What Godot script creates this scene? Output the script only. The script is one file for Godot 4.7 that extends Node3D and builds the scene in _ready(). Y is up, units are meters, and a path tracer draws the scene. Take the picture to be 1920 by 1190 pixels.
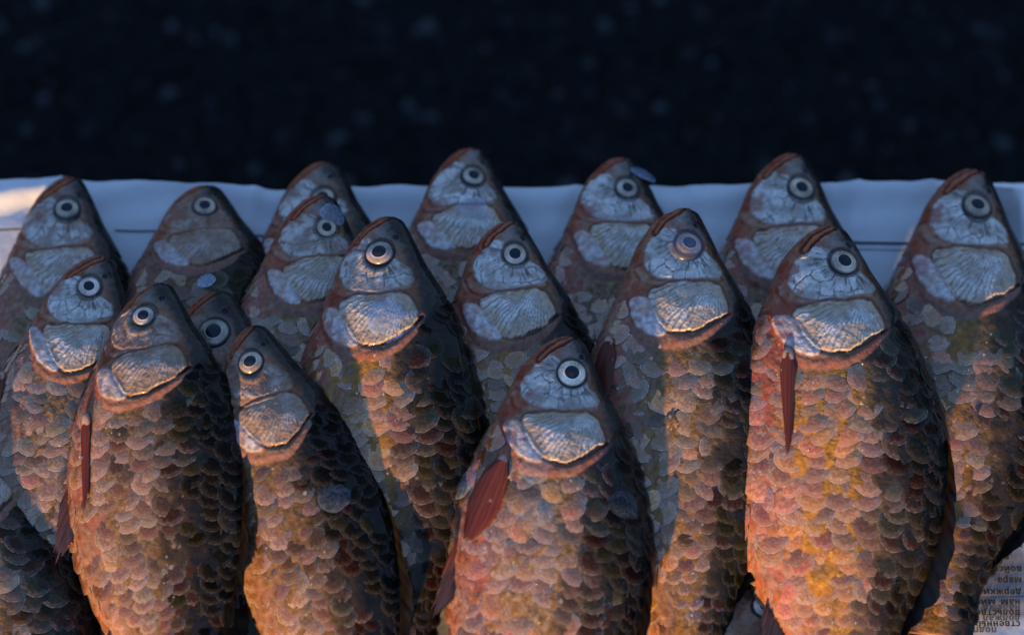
extends Node3D
# Fresh carp laid head to tail on old newspaper beside dark asphalt, low sun from behind the viewer, blue sky above.

const TY := 0.09700          # tangent of half the vertical field of view
const DEPRESSION := 65.0     # degrees the camera looks down
const DIST := 1.5
const AIM := Vector3(0, 0.03, 0)

var cam_pos: Vector3
var cam_basis: Basis
var rng := RandomNumberGenerator.new()
var nz := FastNoiseLite.new()
var nz2 := FastNoiseLite.new()
var nz3 := FastNoiseLite.new()
var ncell := FastNoiseLite.new()
var used := {}
var mats := {}
var T_D: PackedFloat32Array    # dorsal profile, ventral profile, half thickness: 401 samples
var T_V: PackedFloat32Array
var T_W: PackedFloat32Array
const FN := 180                # head feature maps
var F_CHEEK: PackedFloat32Array
var F_OPER: PackedFloat32Array
var F_SUB: PackedFloat32Array
var F_FLAP: PackedFloat32Array
var F_PRE: PackedFloat32Array
var F_MOUTH: PackedFloat32Array
var F_SLIT: PackedFloat32Array
var F_DARK: PackedFloat32Array
var scale_meshes: Array = []

# ------------------------------------------------------------------ helpers
func px(u: float, v: float, h: float) -> Vector3:
	var d := cam_basis * Vector3((u - 960.0) / 595.0 * TY, -(v - 595.0) / 595.0 * TY, -1.0)
	return cam_pos + d * ((h - cam_pos.y) / d.y)

func to_px(p: Vector3) -> Vector2:
	var q := cam_basis.inverse() * (p - cam_pos)
	return Vector2(960.0 + q.x / -q.z / TY * 595.0, 595.0 - q.y / -q.z / TY * 595.0)

func sm(a: float, b: float, x: float) -> float:
	return smoothstep(a, b, x)

func numbered(n: String) -> String:
	used[n] = used.get(n, -1) + 1
	return n if used[n] == 0 else "%s_%03d" % [n, used[n]]

func tag(o: Node, label: String, category: String, group := "") -> void:
	o.set_meta("label", label)
	o.set_meta("category", category)
	if group != "":
		o.set_meta("group", group)

func lin(c: Color) -> Color:
	return c.linear_to_srgb()

func mi(called: String, mesh: Mesh, m: Material, parent: Node) -> MeshInstance3D:
	var o := MeshInstance3D.new()
	o.name = called
	o.mesh = mesh
	if m:
		o.material_override = m
	parent.add_child(o, true)
	return o

func table(pts: Array) -> PackedFloat32Array:
	var out := PackedFloat32Array()
	var k := 0
	for i in 401:
		var a := i / 400.0
		while k < pts.size() - 2 and a > pts[k + 1][0]:
			k += 1
		var p0: Array = pts[maxi(k - 1, 0)]
		var p1: Array = pts[k]
		var p2: Array = pts[k + 1]
		var p3: Array = pts[mini(k + 2, pts.size() - 1)]
		var t: float = clampf((a - p1[0]) / (p2[0] - p1[0]), 0, 1)
		var m1: float = (p2[1] - p0[1]) / maxf(p2[0] - p0[0], 1e-5) * (p2[0] - p1[0])
		var m2: float = (p3[1] - p1[1]) / maxf(p3[0] - p1[0], 1e-5) * (p2[0] - p1[0])
		var t2 := t * t
		var t3 := t2 * t
		out.append((2 * t3 - 3 * t2 + 1) * p1[1] + (t3 - 2 * t2 + t) * m1 + (-2 * t3 + 3 * t2) * p2[1] + (t3 - t2) * m2)
	return out

func lk(t: PackedFloat32Array, a: float) -> float:
	var x := clampf(a, 0, 1) * 400.0
	var i := mini(int(x), 399)
	return lerpf(t[i], t[i + 1], x - i)

# head features are drawn once on a map of (a along the axis, b across), both in body lengths
func crop(pts: Array) -> PackedVector2Array:
	var out := PackedVector2Array()
	for p in pts:
		out.append(Vector2((p[1] - 35.0) * 0.00028, (p[0] - 715.0) * 0.00028))
	return out

func seg_dist(p: Vector2, a: Vector2, b: Vector2) -> float:
	var ab := b - a
	var t := clampf((p - a).dot(ab) / ab.length_squared(), 0, 1)
	return p.distance_to(a + ab * t)

func fmap(poly: PackedVector2Array, closed: bool) -> PackedFloat32Array:
	var out := PackedFloat32Array()
	out.resize(FN * FN)
	var n := poly.size()
	for j in FN:
		for i in FN:
			var p := Vector2(i / float(FN - 1) * 0.36, (j / float(FN - 1) - 0.5) * 0.5)
			var d := 1e9
			for k in (n if closed else n - 1):
				d = minf(d, seg_dist(p, poly[k], poly[(k + 1) % n]))
			if closed and Geometry2D.is_point_in_polygon(p, poly):
				d = -d
			out[j * FN + i] = -d if closed else d
	return out

func fs(t: PackedFloat32Array, a: float, b: float) -> float:
	var x := clampf(a / 0.36, 0, 0.9999) * (FN - 1)
	var y := clampf(b / 0.5 + 0.5, 0, 0.9999) * (FN - 1)
	var i := int(x)
	var j := int(y)
	var fx := x - i
	var fy := y - j
	var k := j * FN + i
	return lerpf(lerpf(t[k], t[k + 1], fx), lerpf(t[k + FN], t[k + FN + 1], fx), fy)

func smooth_poly(p: PackedVector2Array, closed: bool) -> PackedVector2Array:
	for it in 2:
		var q := PackedVector2Array()
		var n := p.size()
		if not closed:
			q.append(p[0])
		for k in (n if closed else n - 1):
			q.append(p[k].lerp(p[(k + 1) % n], 0.25))
			q.append(p[k].lerp(p[(k + 1) % n], 0.75))
		if not closed:
			q.append(p[n - 1])
		p = q
	return p

# ------------------------------------------------------------------ materials
func noise_tex(seed_: int, freq: float, normal: bool, strength := 4.0, octaves := 4, size := 512, ramp: Gradient = null) -> NoiseTexture2D:
	var t := NoiseTexture2D.new()
	t.width = size
	t.height = size
	t.seamless = true
	var n := FastNoiseLite.new()
	n.seed = seed_
	n.frequency = freq
	n.fractal_octaves = octaves
	t.noise = n
	t.as_normal_map = normal
	t.bump_strength = strength
	t.color_ramp = ramp
	return t

func skin_material() -> StandardMaterial3D:
	var m := StandardMaterial3D.new()
	m.vertex_color_use_as_albedo = true
	m.roughness = 0.45
	m.metallic = 0.0
	m.metallic_specular = 0.12
	m.clearcoat_enabled = true
	m.clearcoat = 0.32
	m.clearcoat_roughness = 0.03
	m.uv1_triplanar = true
	m.uv1_scale = Vector3(14, 14, 14)
	m.normal_enabled = true
	m.normal_texture = noise_tex(5, 0.035, true, 6.0, 5)
	m.normal_scale = 0.45
	var gr := Gradient.new()
	gr.set_color(0, Color(.80, .78, .77))
	gr.set_color(1, Color(1, 1, 1))
	gr.add_point(0.45, Color(.92, .91, .90))
	m.albedo_texture = noise_tex(6, 0.03, false, 1.0, 6, 512, gr)
	return m

func scale_image(variant: int) -> ImageTexture:
	# a scale without its tint: streaked and grained in the middle, clearer towards a thin pale rim
	var n := 160
	var im := Image.create(n, n, false, Image.FORMAT_RGBA8)
	var f := FastNoiseLite.new()
	f.seed = 40 + variant * 10
	f.frequency = 0.09
	var spot := 0.30 + (variant % 3) * 0.14
	for j in n:
		for i in n:
			var x := (i + 0.5) / n * 2 - 1
			var y := (j + 0.5) / n * 2 - 1
			var r := sqrt(x * x + y * y)
			var th := atan2(x, y + 0.12)
			var g := f.get_noise_2d(i * 4.5, j * 4.5)
			var g2 := f.get_noise_2d(i * 0.45 + 90, j * 0.45)
			var g3 := f.get_noise_2d(i * 1.4, j * 1.4 + 50)
			var lines := f.get_noise_2d(th * 420.0, 7.0 + r * 8.0)
			var c := Color(.48, .38, .27).lerp(Color(.95, .80, .52), clampf(0.5 + g2 * 1.5 + g3 * 0.9 + g * 0.25, 0, 1))
			var root_: float = sm(spot + 0.3, spot - 0.1, Vector2(x, y - 0.2).length())
			c = c.lerp(Color(.20, .14, .09), clampf(sm(-0.1, 0.40, lines) * 0.62 + root_ * clampf(0.25 + g * 0.7 + g3 * 0.9, 0, 0.75), 0, 0.8))
			var k := sm(0.62, 0.90, r + g3 * 0.14 + g2 * 0.14)
			var rings := 0.5 + 0.5 * sin(r * 74.0 + g3 * 2.0)
			c = c.lerp(Color(.74, .68, .62) * (0.82 + 0.2 * rings + g * 0.25), k * 0.7)
			c = c * (1.0 + g * 0.18)
			var o := lin(Color(clampf(c.r, 0, 1), clampf(c.g, 0, 1), clampf(c.b, 0, 1)))
			o.a = 1.0 - 0.25 * sm(0.72, 0.92, r) + 0.2 * sm(0.93, 0.97, r)
			im.set_pixel(i, j, o)
	return ImageTexture.create_from_image(im)

func rim_image(variant: int, tone: float) -> ImageTexture:
	# the clear pearly border of a scale, over the tint
	var n := 128
	var im := Image.create(n, n, false, Image.FORMAT_RGBA8)
	var f := FastNoiseLite.new()
	f.seed = 140 + variant
	f.frequency = 0.05
	for j in n:
		for i in n:
			var x := (i + 0.5) / n * 2 - 1
			var y := (j + 0.5) / n * 2 - 1
			var r := sqrt(x * x + y * y)
			var g := f.get_noise_2d(i, j)
			var g2 := f.get_noise_2d(i * 5.0, j * 5.0 + 40)
			var rings := 0.5 + 0.5 * sin(r * 80.0 + g * 3.0)
			var c := Color(.44, .40, .40) * tone * (0.85 + 0.25 * rings)
			var o := lin(c)
			o.a = clampf(0.26 * sm(0.55, 0.90, r + g * 0.26) * (0.75 + g2 * 0.5) + 0.52 * sm(0.90, 0.95, r + g * 0.04) * clampf(0.65 + g * 1.8, 0.0, 1.0), 0, 1)
			im.set_pixel(i, j, o)
	return ImageTexture.create_from_image(im)

func scale_mesh(seed_: int) -> ArrayMesh:
	# a unit disc about 1 in radius in x and z, domed, its rear edge (z = +1) uneven
	rng.seed = 900 + seed_
	var v := PackedVector3Array()
	var nn := PackedVector3Array()
	var uv := PackedVector2Array()
	var ix := PackedInt32Array()
	var seg := 14
	var warp := rng.randf_range(-0.12, 0.12)
	v.append(Vector3(0, 0.0, 0))
	uv.append(Vector2(.5, .5))
	for ring in 2:
		var r: float = [0.62, 1.0][ring]
		for k in seg:
			var t := TAU * k / seg
			var rr := r * (1.0 + (rng.randf_range(-0.05, 0.05) if ring == 1 else 0.0))
			var x := sin(t) * rr
			var z := cos(t) * rr * 0.92
			var y := -0.10 * x * x - 0.05 * z * z + warp * x * z * 0.5 + (rng.randf_range(-0.025, 0.025) if ring == 1 else 0.0)
			v.append(Vector3(x, y, z))
			uv.append(Vector2(sin(t) * r * 0.5 + 0.5, cos(t) * r * 0.5 + 0.5))
	for p in v:
		nn.append(Vector3(0.2 * p.x * 2.2 - warp * p.z * 0.5, 1, 0.1 * p.z * 2.2 - warp * p.x * 0.5).normalized())
	for k in seg:
		var k2 := (k + 1) % seg
		ix.append_array([0, 1 + k2, 1 + k])
		ix.append_array([1 + k, 1 + k2, 1 + seg + k, 1 + k2, 1 + seg + k2, 1 + seg + k])
	var ar := []
	ar.resize(Mesh.ARRAY_MAX)
	ar[Mesh.ARRAY_VERTEX] = v
	ar[Mesh.ARRAY_NORMAL] = nn
	ar[Mesh.ARRAY_TEX_UV] = uv
	ar[Mesh.ARRAY_INDEX] = ix
	var m := ArrayMesh.new()
	m.add_surface_from_arrays(Mesh.PRIMITIVE_TRIANGLES, ar)
	return m

func scale_mat(c: Color, variant: int) -> StandardMaterial3D:
	# tints are rounded so that alike scales share a material
	var lv := [roundi(sqrt(clampf(c.r, 0, 1)) * 18.0), roundi(sqrt(clampf(c.g, 0, 1)) * 18.0), roundi(sqrt(clampf(c.b, 0, 1)) * 18.0)]
	var key := "scale%d_%d_%d_%d" % [lv[0], lv[1], lv[2], variant]
	if not mats.has(key):
		var tk := "scaletex%d" % variant
		if not mats.has(tk):
			mats[tk] = scale_image(variant)
		if not mats.has("scalebump"):
			mats["scalebump"] = noise_tex(15, 0.012, true, 6.0, 4, 256)
		var m := StandardMaterial3D.new()
		m.albedo_texture = mats[tk]
		var q := Color(pow(lv[0] / 18.0, 2), pow(lv[1] / 18.0, 2), pow(lv[2] / 18.0, 2))
		m.albedo_color = lin(q)
		m.transparency = BaseMaterial3D.TRANSPARENCY_ALPHA
		var lum := q.get_luminance()
		m.roughness = 0.13 + 0.015 * variant
		m.clearcoat_enabled = true
		m.clearcoat = 0.75 * sm(0.015, 0.08, lum)
		m.clearcoat_roughness = 0.03
		m.metallic = 0.22 * sm(0.08, 0.4, lum)
		m.metallic_specular = lerpf(0.13, 0.6, sm(0.02, 0.2, lum))
		m.normal_enabled = true
		m.normal_texture = mats["scalebump"]
		m.normal_scale = 0.4
		var tone: int = 0 if lum < 0.03 else (1 if lum < 0.13 else 2)
		var rk := "rim%d_%d" % [variant % 3, tone]
		if not mats.has(rk):
			mats[rk] = rim_image(variant % 3, [0.16, 0.42, 0.8][tone])
		m.detail_enabled = true
		m.detail_albedo = mats[rk]
		m.detail_blend_mode = BaseMaterial3D.BLEND_MODE_MIX
		mats[key] = m
	return mats[key]

# ------------------------------------------------------------------ fish
# longer or shorter heads: where along the common plan a point of this fish lies
func plan(d: Dictionary, a: float) -> float:
	return a * (d.hs + (1.0 - d.hs) * sm(0.3, 1.0, a))

func half_top(d: Dictionary, ax: float) -> float:
	var a := plan(d, ax)
	return lk(T_D, a) * (1.0 + d.snout * maxf(0, 1 - a / 0.3)) * d.deep

func half_bot(d: Dictionary, ax: float) -> float:
	var a := plan(d, ax)
	return lk(T_V, a) * (1.0 + (0.2 - d.snout) * maxf(0, 1 - a / 0.3)) * d.deep

# a point of the trunk: a along, u across from belly edge (-1) to back edge (1); side +1 the upper flank, -1 the lower
func surf(d: Dictionary, a: float, u: float, side: float) -> Vector3:
	var hd := half_top(d, a)
	var hv := half_bot(d, a)
	var b := (hd - hv) * 0.5 + u * (hd + hv) * 0.5
	var w: float = lk(T_W, plan(d, a)) * d.fat
	var t := w * pow(maxf(0.0, 1.0 - u * u), 0.55) * side
	return Vector3(b + d.bend * sin(PI * clampf(a, 0, 1)), t + d.droop * (1.0 - pow(maxf(0.0, 0.42 - a) / 0.42, 1.6)), a)

func trunk_col(d: Dictionary, u: float, n1: float, n2: float) -> Color:
	var belly := Color(.46, .27, .22).lerp(Color(.40, .12, .06), clampf(d.red * (0.28 + n1 * 1.5), 0, 0.9))
	var flank := Color(.22, .145, .075).lerp(Color(.56, .28, .045), clampf(d.gold * (0.62 + n1 * 1.3), 0, 1))
	flank = flank.lerp(Color(.42, .31, .225), clampf(d.pale * (0.5 + n2 * 1.6), 0, 1))
	var uu: float = u + n1 * 0.26 + n2 * 0.08 + d.dark * 0.35 - 0.02
	var c := belly.lerp(flank, sm(-0.80, -0.20, uu))
	c = c.lerp(Color(.10, .072, .045), sm(0.06, 0.42, uu))
	return c.lerp(Color(.020, .018, .017), sm(0.16, 0.80, uu)) * d.tone

func body_mesh(d: Dictionary) -> ArrayMesh:
	var arow := PackedFloat32Array()
	var heads: int = d.rows
	var head_end: float = 0.312 / d.hs + 0.02
	for i in heads:
		var q := i / float(heads)
		arow.append(head_end * (q * 0.8 + 0.2 * q * q))
	var trunk := 64
	for i in trunk + 1:
		arow.append(lerpf(head_end + 0.002, 1.0, i / float(trunk)))
	var us := PackedFloat32Array()
	var sides := PackedFloat32Array()
	var top: int = d.cols
	for k in top + 1:
		var q := k / float(top)
		us.append(lerpf(-cos(PI * q), q * 2 - 1, 0.55))
		sides.append(1.0)
	var low := 22
	for k in range(1, low):
		us.append(cos(PI * k / float(low)))
		sides.append(-1.0)
	var nc := us.size()
	var nr := arow.size()
	var v := PackedVector3Array()
	var col := PackedColorArray()
	v.resize(nr * nc + 2)
	col.resize(nr * nc + 2)
	var SL: float = d.sl
	var o: float = d.seed * 17.3
	var dark: float = d.dark
	var red: float = d.red
	var gold: float = d.gold
	var pale: float = d.pale
	for i in nr:
		var a := arow[i]
		for j in nc:
			var u := us[j]
			var p := surf(d, a, u, sides[j])
			var e := 0.0
			var c: Color
			if sides[j] < 0.0:
				c = Color(.3, .2, .16).lerp(Color(.10, .072, .045), sm(-0.7, -0.1, u)).lerp(Color(.016, .016, .017), sm(0.0, 0.6, u))
			else:
				var b: float = p.x - d.bend * sin(PI * a)
				var n1 := nz.get_noise_2d(a * 900 + o, b * 900)          # coarse
				var n2 := nz2.get_noise_2d(a * 2600 + o * 3, b * 2600)   # fine
				var n3 := nz3.get_noise_2d(a * 7000 + o, b * 7000)       # grain
				# --- trunk colours
				c = trunk_col(d, u, n1, n2) * 0.78
				c = c * (1.0 + n2 * 0.45 + n3 * 0.25)
				e += (n1 * 0.0022 + n2 * 0.0012) * (1.0 if a > head_end else 0.3)
				if plan(d, a) < 0.335:
					var aw: float = plan(d, a) + n1 * 0.005 + d.wa * sin(b * 21.0 + o)
					var bw: float = b / d.deep + n2 * 0.0015 + d.wb * sin(a * 17.0 + o)
					var ck := fs(F_CHEEK, aw, bw) + 0.004
					var op := fs(F_OPER, aw, bw) + 0.005
					var sb := fs(F_SUB, aw, bw) + 0.003
					var fl := fs(F_FLAP, aw, bw)
					var pr := fs(F_PRE, aw, bw)
					var mo := fs(F_MOUTH, aw, bw)
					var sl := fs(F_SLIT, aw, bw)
					var ln := -fs(F_DARK, aw, bw)
					var hc := Color(.175, .078, .040).lerp(Color(.235, .135, .09), clampf(0.5 + n1 * 1.6, 0, 1))
					hc = hc.lerp(Color(.28, .10, .065), sm(0.0, 0.02, -bw - lk(T_V, clampf(aw, 0, 1)) + 0.045) * 0.5)
					var bl := 1.0 - dark * 0.78
					# snout: greyish above the mouth, rust red lips
					hc = hc.lerp(Color(.20, .17, .16) * bl, sm(0.09, 0.04, aw) * sm(-0.03, 0.0, bw))
					hc = hc.lerp(Color(.32, .095, .045), sm(0.017, 0.007, mo + n2 * 0.004) * 0.85)
					e -= 0.006 * sm(0.0040, 0.0008, absf(mo - 0.007))
					e += 0.0022 * sm(0.006, 0.002, absf(mo - 0.014))
					hc = hc.lerp(Color(.045, .018, .014), sm(0.0024, 0.0008, absf(mo - 0.007)))
					# cheek plates round the eye, cracked and speckled
					var ek := Vector2(plan(d, a) - d.ea, b / d.deep - d.eb)
					var er := ek.length()
					var eth := atan2(ek.x, ek.y)
					var kc := sm(-0.001, 0.003, ck)
					var silver := Color(.33, .335, .335).lerp(Color(.55, .565, .575), clampf(0.5 + n1 * 1.5, 0, 1)) * bl
					var crack: float = sm(0.10, 0.42, nz3.get_noise_2d(eth * 420.0 + o, er * 700.0)) * sm(0.085, 0.036, er + n1 * 0.02)
					silver = silver.lerp(Color(.07, .065, .06), clampf(crack * 0.9 + sm(0.25, 0.6, n3) * 0.35 + sm(0.2, 0.55, n2) * 0.3, 0, 0.9))
					# uneven seams between the small plates
					var cell := ncell.get_noise_2d(aw * 1000 + o, bw * 1000)
					var seam := sm(-0.88, -0.97, cell) * sm(0.03, 0.034, er) * sm(0.05, 0.35, n1 + 0.35 * sm(0.105, 0.125, aw) - 0.12)
					silver = silver.lerp(Color(.05, .042, .04), seam * 0.75)
					e -= 0.0011 * seam * kc
					hc = hc.lerp(silver, kc * clampf(d.silver + 0.3 * n1, 0.25, 1.0))
					e += 0.0028 * sm(-0.001, 0.006, ck)
					# fold of skin behind the cheek
					e += 0.0013 * sm(0.010, 0.002, absf(pr - 0.0)) 
					e -= 0.0026 * sm(0.004, 0.001, absf(pr - 0.010)) * sm(0.0, 0.01, -ck)
					hc = hc.lerp(Color(.30, .19, .155), sm(0.006, 0.002, pr) * 0.6)
					# gill cover: fan of fine ribs
					var fk := Vector2(aw - 0.142, bw - 0.058)
					var fth := atan2(fk.y, fk.x)
					var ribs := sin(fth * 74.0 + n1 * 2.0 + sin(fth * 9.0 + o) * 2.0)
					var rib_on := sm(-0.35, 0.15, n1 + 0.22) * sm(0.012, 0.05, fk.length())
					var opc := Color(.35, .32, .28).lerp(Color(.53, .545, .56), clampf(0.45 + n1 * 1.8, 0, 1))
					opc = opc.lerp(Color(.42, .29, .17), sm(0.035, 0.0, op) * 0.5)
					opc = opc * lerpf(1.0, bl, 0.8)
					opc = opc.lerp(Color(.10, .075, .06), clampf(sm(0.35, 0.95, ribs + n2 * 0.6) * rib_on * 0.75 + sm(0.35, 0.6, n3) * 0.3, 0, 0.85))
					var ko := sm(-0.001, 0.003, op)
					hc = hc.lerp(opc, ko * clampf(d.silver + 0.25, 0, 1))
					e += sm(-0.004, 0.006, op) * 0.0018 + ko * 0.0004 * ribs * rib_on + 0.003 * sm(0.0, 0.05, op)
					e -= 0.0022 * sm(0.003, 0.0005, absf(op + 0.002))
					hc = hc.lerp(Color(.11, .05, .03), sm(0.004, 0.001, absf(op + 0.003)) * 0.7)
					var ks := sm(-0.001, 0.003, sb)
					var sbc := Color(.46, .47, .51).lerp(Color(.40, .30, .27), clampf(0.3 + n1 * 1.5, 0, 1)) * lerpf(1.0, bl, 0.6)
					hc = hc.lerp(sbc * (1.0 + n2 * 0.3), ks * 0.9)
					e += 0.0026 * ks
					# membrane round the rear of the cover
					if aw > 0.17:
						var edge := sm(0.022, 0.012, fl) * (1.0 - ko) * (1.0 - ks)
						hc = hc.lerp(Color(.17, .105, .09).lerp(Color(.16, .06, .05), clampf(red * 0.6 + n1, 0, 1)), edge * 0.8)
						e += 0.0008 * sm(0.016, 0.010, fl) * sm(0.0, 0.004, fl)
					# slit between cover and shoulder: a groove, dark tissue and chamber shade painted in
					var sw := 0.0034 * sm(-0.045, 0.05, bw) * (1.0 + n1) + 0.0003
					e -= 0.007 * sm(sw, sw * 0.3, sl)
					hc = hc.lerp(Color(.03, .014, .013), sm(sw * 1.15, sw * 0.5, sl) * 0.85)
					# dark crown
					hc = hc.lerp(Color(.021, .020, .020) * (1.0 + n1 * 0.8), sm(-0.014, 0.016, ln + n2 * 0.010 + dark * 0.012 + n1 * 0.008))
					# eye socket and nostril
					hc = hc.lerp(Color(.11, .105, .105), sm(0.038 * d.eye, 0.030 * d.eye, er) * 0.75)
					e += 0.0016 * sm(0.048, 0.038, er) * sm(0.032, 0.036, er)
					e -= 0.0075 * sm(0.034, 0.0285, er)
					var nd := Vector2(aw - 0.046, bw - 0.030).length()
					e += 0.002 * sm(0.013, 0.008, nd)
					e -= 0.007 * sm(0.0065, 0.003, nd)
					hc = hc.lerp(Color(.05, .05, .06), sm(0.010, 0.004, nd) * 0.8)
					hc = hc * (1.0 + n2 * 0.30 + n3 * 0.22)
					# blood
					if d.blood > 0.0:
						var bd := sm(0.30, 0.55, nz2.get_noise_2d(aw * 1500 + o * 5, bw * 1500)) * sm(0.075, 0.035, er)
						hc = hc.lerp(Color(.28, .02, .012), bd * d.blood)
					var kf := sm(-0.002, 0.0005, fl)
					if aw < 0.165:
						kf = 1.0
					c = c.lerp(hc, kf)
					e += 0.0045 * sm(-0.002, 0.016, fl if aw > 0.165 else 1.0) * sm(0.10, 0.2, aw)
				# raw red patch at the root of the pectoral fin
				var rd := Vector2((plan(d, a) - 0.285) * 0.8, u + 0.74).length()
				c = c.lerp(Color(.26, .035, .02), clampf(sm(0.26, 0.02, rd + n1 * 0.35 + n2 * 0.1) * red * 0.9, 0, 0.55))
			c.a = 1.0
			c = Color(clampf(c.r, .004, .9), clampf(c.g, .004, .9), clampf(c.b, .004, .9))
			# feature relief runs along the section's own normal
			var un := Vector3(u * 0.55, sqrt(maxf(0.0, 1.0 - u * u)) * sides[j] + 0.05, 0).normalized()
			v[i * nc + j] = (p + un * e) * SL
			col[i * nc + j] = c
	var i0 := nr * nc
	v[i0] = (surf(d, 0.0, 0.0, 0.0) - Vector3(0, 0, 0.004)) * SL
	col[i0] = col[0].lerp(Color(.15, .07, .05), 0.5)
	v[i0 + 1] = (surf(d, 1.0, 0.0, 0.0) + Vector3(0, 0, 0.004)) * SL
	col[i0 + 1] = col[(nr - 1) * nc]
	var ix := PackedInt32Array()
	ix.resize((nr - 1) * nc * 6 + nc * 6)
	var nn := PackedVector3Array()
	nn.resize(v.size())
	var q := 0
	for i in nr - 1:
		for j in nc:
			var j2 := (j + 1) % nc
			var p0 := i * nc + j
			var p1 := i * nc + j2
			var p2 := p0 + nc
			var p3 := p1 + nc
			ix[q] = p0
			ix[q + 1] = p1
			ix[q + 2] = p2
			ix[q + 3] = p1
			ix[q + 4] = p3
			ix[q + 5] = p2
			q += 6
			var f := (v[p2] - v[p1]).cross(v[p3] - v[p0])
			nn[p0] += f
			nn[p1] += f
			nn[p2] += f
			nn[p3] += f
	for j in nc:
		var j2 := (j + 1) % nc
		ix[q] = i0
		ix[q + 1] = j2
		ix[q + 2] = j
		ix[q + 3] = i0 + 1
		ix[q + 4] = (nr - 1) * nc + j
		ix[q + 5] = (nr - 1) * nc + j2
		q += 6
	nn[i0] = Vector3(0, 0, -1)
	nn[i0 + 1] = Vector3(0, 0, 1)
	# make sure that normals point outwards
	var probe := (nr / 2) * nc + top / 2
	var flip := -1.0 if nn[probe].y < 0 else 1.0
	for k in i0:
		nn[k] = nn[k].normalized() * flip
	var ar := []
	ar.resize(Mesh.ARRAY_MAX)
	ar[Mesh.ARRAY_VERTEX] = v
	ar[Mesh.ARRAY_NORMAL] = nn
	ar[Mesh.ARRAY_COLOR] = col
	ar[Mesh.ARRAY_INDEX] = ix
	var m := ArrayMesh.new()
	m.add_surface_from_arrays(Mesh.PRIMITIVE_TRIANGLES, ar)
	return m

func lathe(prof: Array, cols: Array, seg: int, jitter: float, seed_: int) -> ArrayMesh:
	# rings of [radius, height], turned about y, with a vertex colour for each ring
	rng.seed = seed_
	var st := SurfaceTool.new()
	st.begin(Mesh.PRIMITIVE_TRIANGLES)
	st.set_smooth_group(0)
	var rings := []
	for k in prof.size():
		var ring := []
		for s in seg:
			var t := TAU * s / seg
			var c: Color = cols[k] * (1.0 + rng.randf_range(-jitter, jitter) + jitter * 1.2 * sin(t + seed_) + jitter * 0.7 * sin(t * 3.0 + seed_ * 2.0))
			c.a = 1
			ring.append([Vector3(sin(t) * prof[k][0], prof[k][1], cos(t) * prof[k][0]), c])
		rings.append(ring)
	for k in prof.size() - 1:
		for s in seg:
			var s2 := (s + 1) % seg
			for w in [rings[k][s], rings[k + 1][s], rings[k][s2], rings[k][s2], rings[k + 1][s], rings[k + 1][s2]]:
				st.set_color(w[1])
				st.add_vertex(w[0])
	st.index()
	st.generate_normals()
	return st.commit()

func eye_material(key: String, rough: float, metal: float) -> StandardMaterial3D:
	if not mats.has(key):
		var m := StandardMaterial3D.new()
		m.vertex_color_use_as_albedo = true
		m.roughness = rough
		m.metallic = metal
		m.clearcoat_enabled = true
		m.clearcoat = 0.5
		m.clearcoat_roughness = 0.05
		mats[key] = m
	return mats[key]

func pupil_material() -> StandardMaterial3D:
	if not mats.has("pupil"):
		var m := StandardMaterial3D.new()
		m.vertex_color_use_as_albedo = true
		m.roughness = 0.06
		m.metallic_specular = 0.28
		mats["pupil"] = m
	return mats["pupil"]

func fin_mesh(rays: int, length: float, w0: float, w1: float, bowed: float, c0: Color, c1: Color, seed_: int) -> ArrayMesh:
	# a blade in the xz plane from z = 0, rays run along z; two skins with ridged rays between
	rng.seed = seed_
	var st := SurfaceTool.new()
	st.begin(Mesh.PRIMITIVE_TRIANGLES)
	var steps := 9
	var cols := rays * 2 + 1
	var lens := []
	var shade := []
	for k in cols:
		var f := k / float(cols - 1)
		lens.append(length * (0.55 + 0.45 * sin(PI * (0.12 + 0.72 * f))) * rng.randf_range(0.93, 1.03))
		shade.append(rng.randf_range(0.65, 1.35) * (1.25 if k % 2 == 1 else 0.75))
	for skin in [1.0, -1.0]:
		var g := []
		for i in steps + 1:
			var row := []
			var t := i / float(steps)
			for k in cols:
				var f := k / float(cols - 1) * 2 - 1
				var w := lerpf(w0, w1, sin(t * PI * 0.5))
				w *= lerpf(0.5, 1.0, sm(0.0, 0.22, t))
				if t > 0.8:
					w *= 1.0 - (t - 0.8) * 1.2
				var ridge := (0.55 if k % 2 == 1 else 0.2) * w0 * 0.09 * (1.2 - t)
				var p := Vector3(f * w + bowed * t * t * 0.4, skin * ridge + (1 - f * f) * w0 * 0.28 - t * t * bowed * 0.2, t * lens[k])
				var c: Color = c0.lerp(c1, t) * shade[k] * (1.0 + rng.randf_range(-0.15, 0.15))
				c.a = 1
				row.append([p, c])
			g.append(row)
		for i in steps:
			for k in cols - 1:
				var quad := [g[i][k], g[i][k + 1], g[i + 1][k], g[i][k + 1], g[i + 1][k + 1], g[i + 1][k]]
				if skin < 0:
					quad.reverse()
				for w in quad:
					st.set_color(w[1])
					st.add_vertex(w[0])
	st.index()
	st.generate_normals()
	return st.commit()

func fin_material() -> StandardMaterial3D:
	if not mats.has("fin"):
		var m := StandardMaterial3D.new()
		m.vertex_color_use_as_albedo = true
		m.roughness = 0.45
		m.metallic_specular = 0.25
		m.clearcoat_enabled = true
		m.clearcoat = 0.15
		m.clearcoat_roughness = 0.2
		m.backlight = Color(.05, .012, .008)
		mats["fin"] = m
	return mats["fin"]

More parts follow.
